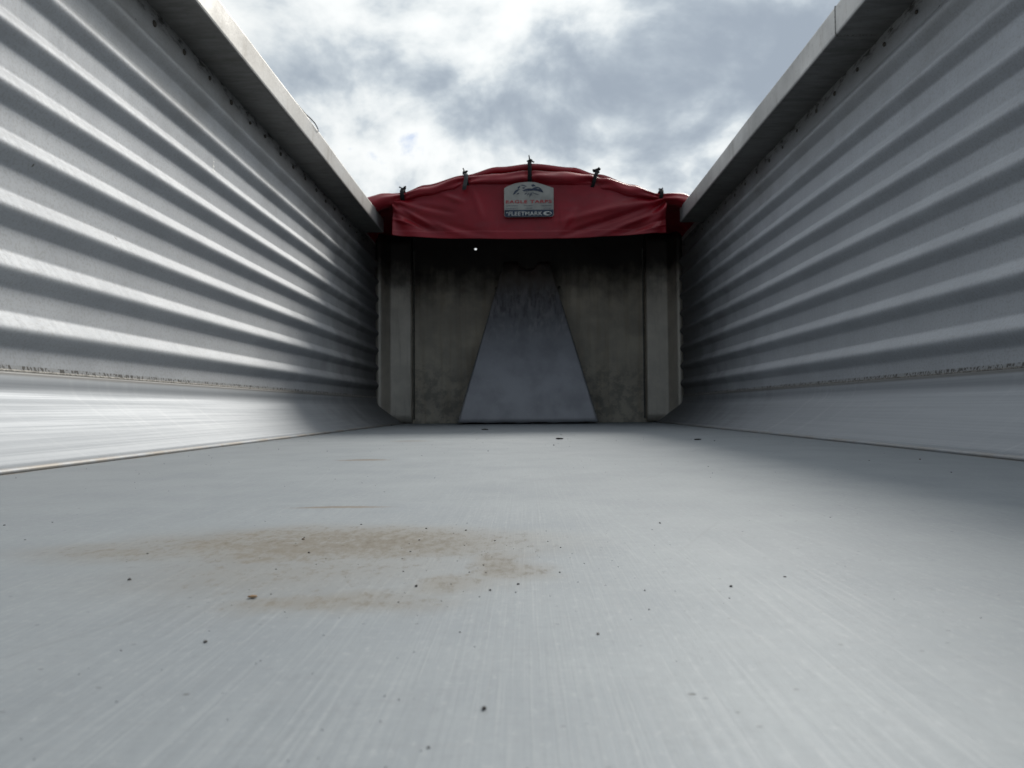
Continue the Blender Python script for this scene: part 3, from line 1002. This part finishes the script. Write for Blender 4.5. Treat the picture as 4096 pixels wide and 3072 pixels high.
text_obj('red_lettering', 'EAGLE TARPS', 478, 1738, 712, 800, M['ink_red'], badge, 0.0012, 1.1, 0.02)
text_obj('pale_lettering', 'FLEETMARK', 548, 1480, 1034, 1140, M['ink_pale'], badge, 0.0024, 1.06, 0.012)
poly_obj('apostrophe', [[(480, 1050), (520, 1040), (528, 1060), (500, 1075)]], M['ink_pale'], badge, 0.0024)
ov = [(1620 + 118 * math.cos(2 * math.pi * k / 28), 1088 + 56 * math.sin(2 * math.pi * k / 28)) for k in range(28)]
poly_obj('oval_emblem', [ov], M['ink_pale'], badge, 0.0024)
poly_obj('oval_mark', [[(1560, 1088), (1592, 1058), (1690, 1058), (1700, 1072), (1672, 1072), (1660, 1122), (1642, 1122), (1648, 1072), (1618, 1072), (1612, 1118), (1596, 1118), (1598, 1076)], [(1676, 1122), (1682, 1084), (1712, 1084), (1704, 1102), (1694, 1122)]], M['badge_navy'], badge, 0.0036)
rnd = random.Random(5)
small = []
for (xa, xb, ya) in ((478, 800, 855), (478, 815, 930), (970, 1210, 855), (1020, 1200, 930), (1445, 1735, 862), (1520, 1730, 935)):
    xx = xa
    while xx < xb - 12:
        w = rnd.uniform(10, 22)
        h_ = rnd.uniform(16, 24)
        small.append([(xx, ya), (xx + w, ya), (xx + w, ya + h_), (xx, ya + h_)])
        xx += w + rnd.uniform(5, 9)
poly_obj('small_print', small, M['ink_grey'], badge, 0.0012)['kind'] = 'stuff'

# ------------------------------------------------------------------ ties round the roll
def ribbon(bm, pts, wdir, w, th):
    """flat strap following pts; wdir = width direction"""
    rows = []
    n = len(pts)
    for i, p in enumerate(pts):
        a = pts[max(0, i - 1)]
        b_ = pts[min(n - 1, i + 1)]
        d = (Vector(b_) - Vector(a)).normalized()
        nrm = d.cross(Vector(wdir)).normalized()
        p = Vector(p)
        ww = Vector(wdir) * w / 2
        rows.append([bm.verts.new(p + s * ww + q * nrm * th / 2) for s, q in ((-1, -1), (1, -1), (1, 1), (-1, 1))])
    for i in range(n - 1):
        for j in range(4):
            k = (j + 1) % 4
            bm.faces.new((rows[i][j], rows[i][k], rows[i + 1][k], rows[i + 1][j]))
    bm.faces.new(rows[0][::-1])
    bm.faces.new(rows[-1])


tie_labels = [
    'black rubber tie knotted on the tarp roll nearest the left rail',
    'tie left of the badge with a grey strap tail hanging down',
    'black tie standing tallest on the crown of the tarp roll above the badge',
    'black tie with a fat knot between the badge and the right end of the roll',
    'flat tie with a tiny knot nearest the right rail',
]
for k, x in enumerate(TX):
    zt, zb = lerp_table(RIM, x), lerp_table(BOT, x)
    zc, rz = (zt + zb) / 2, (zt - zb) / 2 + 0.006
    tie = tag(empty('tarp_tie', (x, YT_, zt)), tie_labels[k], 'tie', 'ties along the tarp roll')
    off = Vector((x, YT_, zt))
    lean = (0.0, -0.012, 0.0, 0.015, 0.004)[k]
    slope = (lerp_table(RIM, x + .03) - lerp_table(RIM, x - .03)) / .06
    bm = bmesh.new()
    pts = []
    for i in range(25):
        a = R(90 + i * 15)
        zz = math.sin(a)
        pts.append(Vector((x - slope * 0.5 * zz * rz - lean * (1 - zz), YT_ + 0.012 + 0.060 * math.cos(a), zc + rz * zz)) - off)
    ribbon(bm, pts, Vector((1, 0, slope * 0.5)).normalized(), (0.026, 0.020, 0.026, 0.024, 0.024)[k], 0.005)
    from_bm('band', bm, M['tie'], tie, True)
    bm = bmesh.new()
    rnd = random.Random(20 + k)
    big_ = (0.85, 0.7, 0.7, 0.95, 0.5)[k]
    for (ox, oy, oz, r) in ((0.0, -0.01, 0.008, 0.017), (0.014, -0.012, 0.014, 0.012), (-0.012, -0.006, 0.006, 0.012), (0.004, -0.018, -0.004, 0.014)):
        mt = Matrix.Translation(Vector((ox, oy, oz)) * big_) @ Matrix.Rotation(rnd.uniform(0, 3), 4, 'Y') @ Matrix.Diagonal((1.3, 0.8, 0.75, 1))
        rr = bmesh.ops.create_icosphere(bm, subdivisions=2, radius=r * big_, matrix=mt)
        for v in rr['verts']:
            v.co += 0.003 * noise.noise_vector(v.co * 90)
    from_bm('knot', bm, M['tie'], tie, True)
    ends = {0: ((-0.024, 0.016), (0.020, 0.020)), 1: ((-0.010, 0.026), (0.022, 0.008)), 2: ((-0.004, 0.034), (0.030, -0.012)), 3: ((0.018, 0.020), (-0.026, 0.004)), 4: ((0.012, 0.012), (-0.016, 0.006))}[k]
    for ex, ez in ends:
        bm = bmesh.new()
        pts = [Vector((ex * f * (0.6 + 0.4 * f), -0.012 - 0.006 * math.sin(3 * f), 0.006 + ez * f)) for f in (0, .25, .5, .75, 1)]
        ribbon(bm, pts, (0, 1, 0), 0.009, 0.007)
        from_bm('loose_end', bm, M['tie'], tie, True)
    if k == 1:
        bm = bmesh.new()
        pts = [Vector((0.006, -0.050, -0.015)), Vector((0.016, -0.062, -0.03)), Vector((0.013, -0.070, -0.06)), Vector((0.006, -0.074, -0.10)), Vector((0.002, -0.074, -0.128))]
        ribbon(bm, pts, Vector((1, 0, 0.1)).normalized(), 0.026, 0.004)
        from_bm('strap_tail', bm, M['strap'], tie, True)

# ------------------------------------------------------------------ wisp on the left rail
yw = 3.12
zt = ZJ + 0.098
wisp = tag(empty('torn_strand', (-(W - 0.145), yw, zt)), 'thin torn dark strand caught on the edge of the left rail', 'strand')
bm = bmesh.new()
pts = [Vector((-0.004, -0.22, 0.0015)), Vector((0.0, -0.10, 0.003)), Vector((0.002, -0.03, 0.004)), Vector((0.008, 0.02, 0.006)), Vector((0.013, 0.07, 0.004)), Vector((0.014, 0.11, -0.004)), Vector((0.010, 0.13, -0.010))]
ribbon(bm, pts, Vector((0.2, 0, 1)).normalized(), 0.005, 0.002)
from_bm('strand', bm, M['flake'], wisp, True)
bm = bmesh.new()
pts = [Vector((-0.0035, 0.10, -0.001)), Vector((-0.003, 0.13, -0.006)), Vector((-0.004, 0.17, -0.009)), Vector((-0.005, 0.20, -0.004))]
ribbon(bm, pts, Vector((0.2, 0, 1)).normalized(), 0.008, 0.002)
from_bm('frayed_end', bm, M['flake'], wisp, True)


# ------------------------------------------------------------------ debris on the floor
def photo_floor(px, py):
    """photo pixel -> point on the floor plane, through the camera set above"""
    q = cam.rotation_euler.to_matrix() @ Vector(((px - 2048) / 2840.0, -(py - 1536) / 2840.0, -1.0))
    s = -CAM.z / q.z
    return CAM + q * s


def stone(r, seed, flat=0.7, sub=2):
    bm = bmesh.new()
    bmesh.ops.create_icosphere(bm, subdivisions=sub, radius=r)
    for v in bm.verts:
        v.co *= 1 + 0.35 * noise.noise(v.co / r * 1.1 + Vector((seed * 7.3, 0, 0)))
        v.co.z *= flat
    return bm


PEB = [
    (518, 2322, 0.0030, 'pebble', 'dark pebble left of the mud stain, standing alone'),
    (1213, 2160, 0.0030, 'pebble_b', 'brown pebble in the darkest part of the mud stain'),
    (1236, 2213, 0.0024, 'pebble', 'dark pebble just in front of the darkest part of the mud stain'),
    (590, 2218, 0.0022, 'pebble', 'small dark pebble at the left side of the mud stain'),
    (1665, 2346, 0.0022, 'pebble', 'small dark pebble by the front right edge of the mud stain'),
    (1936, 2838, 0.0022, 'pebble', 'dark pebble nearest the viewer, low in the middle'),
    (822, 2570, 0.0021, 'pebble', 'lone dark pebble in front of the mud stain at lower left'),
    (2640, 2095, 0.0026, 'pebble', 'dark pebble right of centre, farther back than the others'),
    (2924, 2348, 0.0022, 'pebble', 'dark pebble on the clean floor right of centre'),
    (2392, 2538, 0.0016, 'pebble_b', 'brown speck of grit just right of centre in the foreground'),
    (1705, 2116, 0.0022, 'pebble', 'small dark pebble at the back edge of the mud stain'),
    (1445, 2100, 0.0022, 'pebble', 'small dark pebble behind the mud stain, beside the creased spot'),
    (3680, 1839, 0.0045, 'pebble_b', 'rusty brown pebble by the right hand cove'),
    (430, 1823, 0.0042, 'pebble', 'dark pebble lying in the joint below the left cove'),
    (492, 1812, 0.0036, 'pebble', 'dark pebble on the left cove toe, just behind another pebble'),
]
for i, (a, b_, r, mt, lab) in enumerate(PEB):
    p = photo_floor(a, b_)
    o = from_bm('pebble', stone(r * 0.42, i + 1), M[mt], None, True)
    o.location = (p.x, p.y, (0.010 if abs(p.x) > 0.95 else 0.0) + r * 0.42 * 0.55)
    o.rotation_euler.z = i
    tag(o, lab, 'pebble', 'pebbles on the floor')

p = photo_floor(1010, 2394)
bm = stone(0.0030, 40, 0.3)
for v in bm.verts:
    v.co.y *= 0.45
o = from_bm('wood_chip', bm, M['chip'], None, True)
o.location = (p.x, p.y, 0.0012)
tag(o, 'flat tan wood chip in front of the mud stain', 'wood chip')

FLK = [(1940, 1720, 0.035, 'dark flake of debris on the floor in front of the hoist cover'),
       (2238, 1757, 0.026, 'dark flake of debris right of centre, farther from the hoist cover'),
       (1560, 1702, 0.03, 'dark scrap lying at the foot of the left corner post'),
       (2790, 1760, 0.022, 'thin dark sliver on the floor near the right cove')]
for i, (a, b_, r, lab) in enumerate(FLK):
    p = photo_floor(a, b_)
    r *= 0.55
    bm = stone(r, 60 + i, 0.22)
    for v in bm.verts:
        v.co.y *= 0.5
    o = from_bm('debris_flake', bm, M['flake'], None, True)
    o.location = (p.x, p.y, r * 0.1 + 0.001)
    tag(o, lab, 'debris', 'dark flakes near the front wall')

# uncountable grit
rnd = random.Random(11)
bm = bmesh.new()
for i in range(620):
    if rnd.random() < 0.35:
        x, y = rnd.gauss(-0.16, 0.16), rnd.gauss(0.54, 0.10)
    else:
        d = 0.16 + (rnd.random() ** 1.7) * 3.0
        x, y = rnd.uniform(-0.88, 0.88), d
        if abs(x) > 0.75 * d + 0.05:
            x = rnd.choice((-1, 1)) * rnd.uniform(0.86, 0.92) if d > 1.2 else rnd.uniform(-0.7, 0.7) * d
    if abs(x) > 0.93 or y < 0.15:
        continue
    r = min(0.0009, 0.00022 + rnd.expovariate(1 / 0.00014)) * (0.5 + 0.8 * min(y, 2.0))
    rr = bmesh.ops.create_icosphere(bm, subdivisions=1, radius=r, matrix=Matrix.Translation((x, y, (0.0095 if abs(x) > 0.95 else 0) + r * 0.5)) @ Matrix.Rotation(rnd.uniform(0, 6), 4, 'Z') @ Matrix.Diagonal((rnd.uniform(0.8, 1.6), rnd.uniform(0.7, 1.2), 0.7, 1)))
o = from_bm('grit', bm, M['grit'], None, True)
tag(o, 'fine dark grit strewn over the bare metal floor', 'grit', kind='stuff')
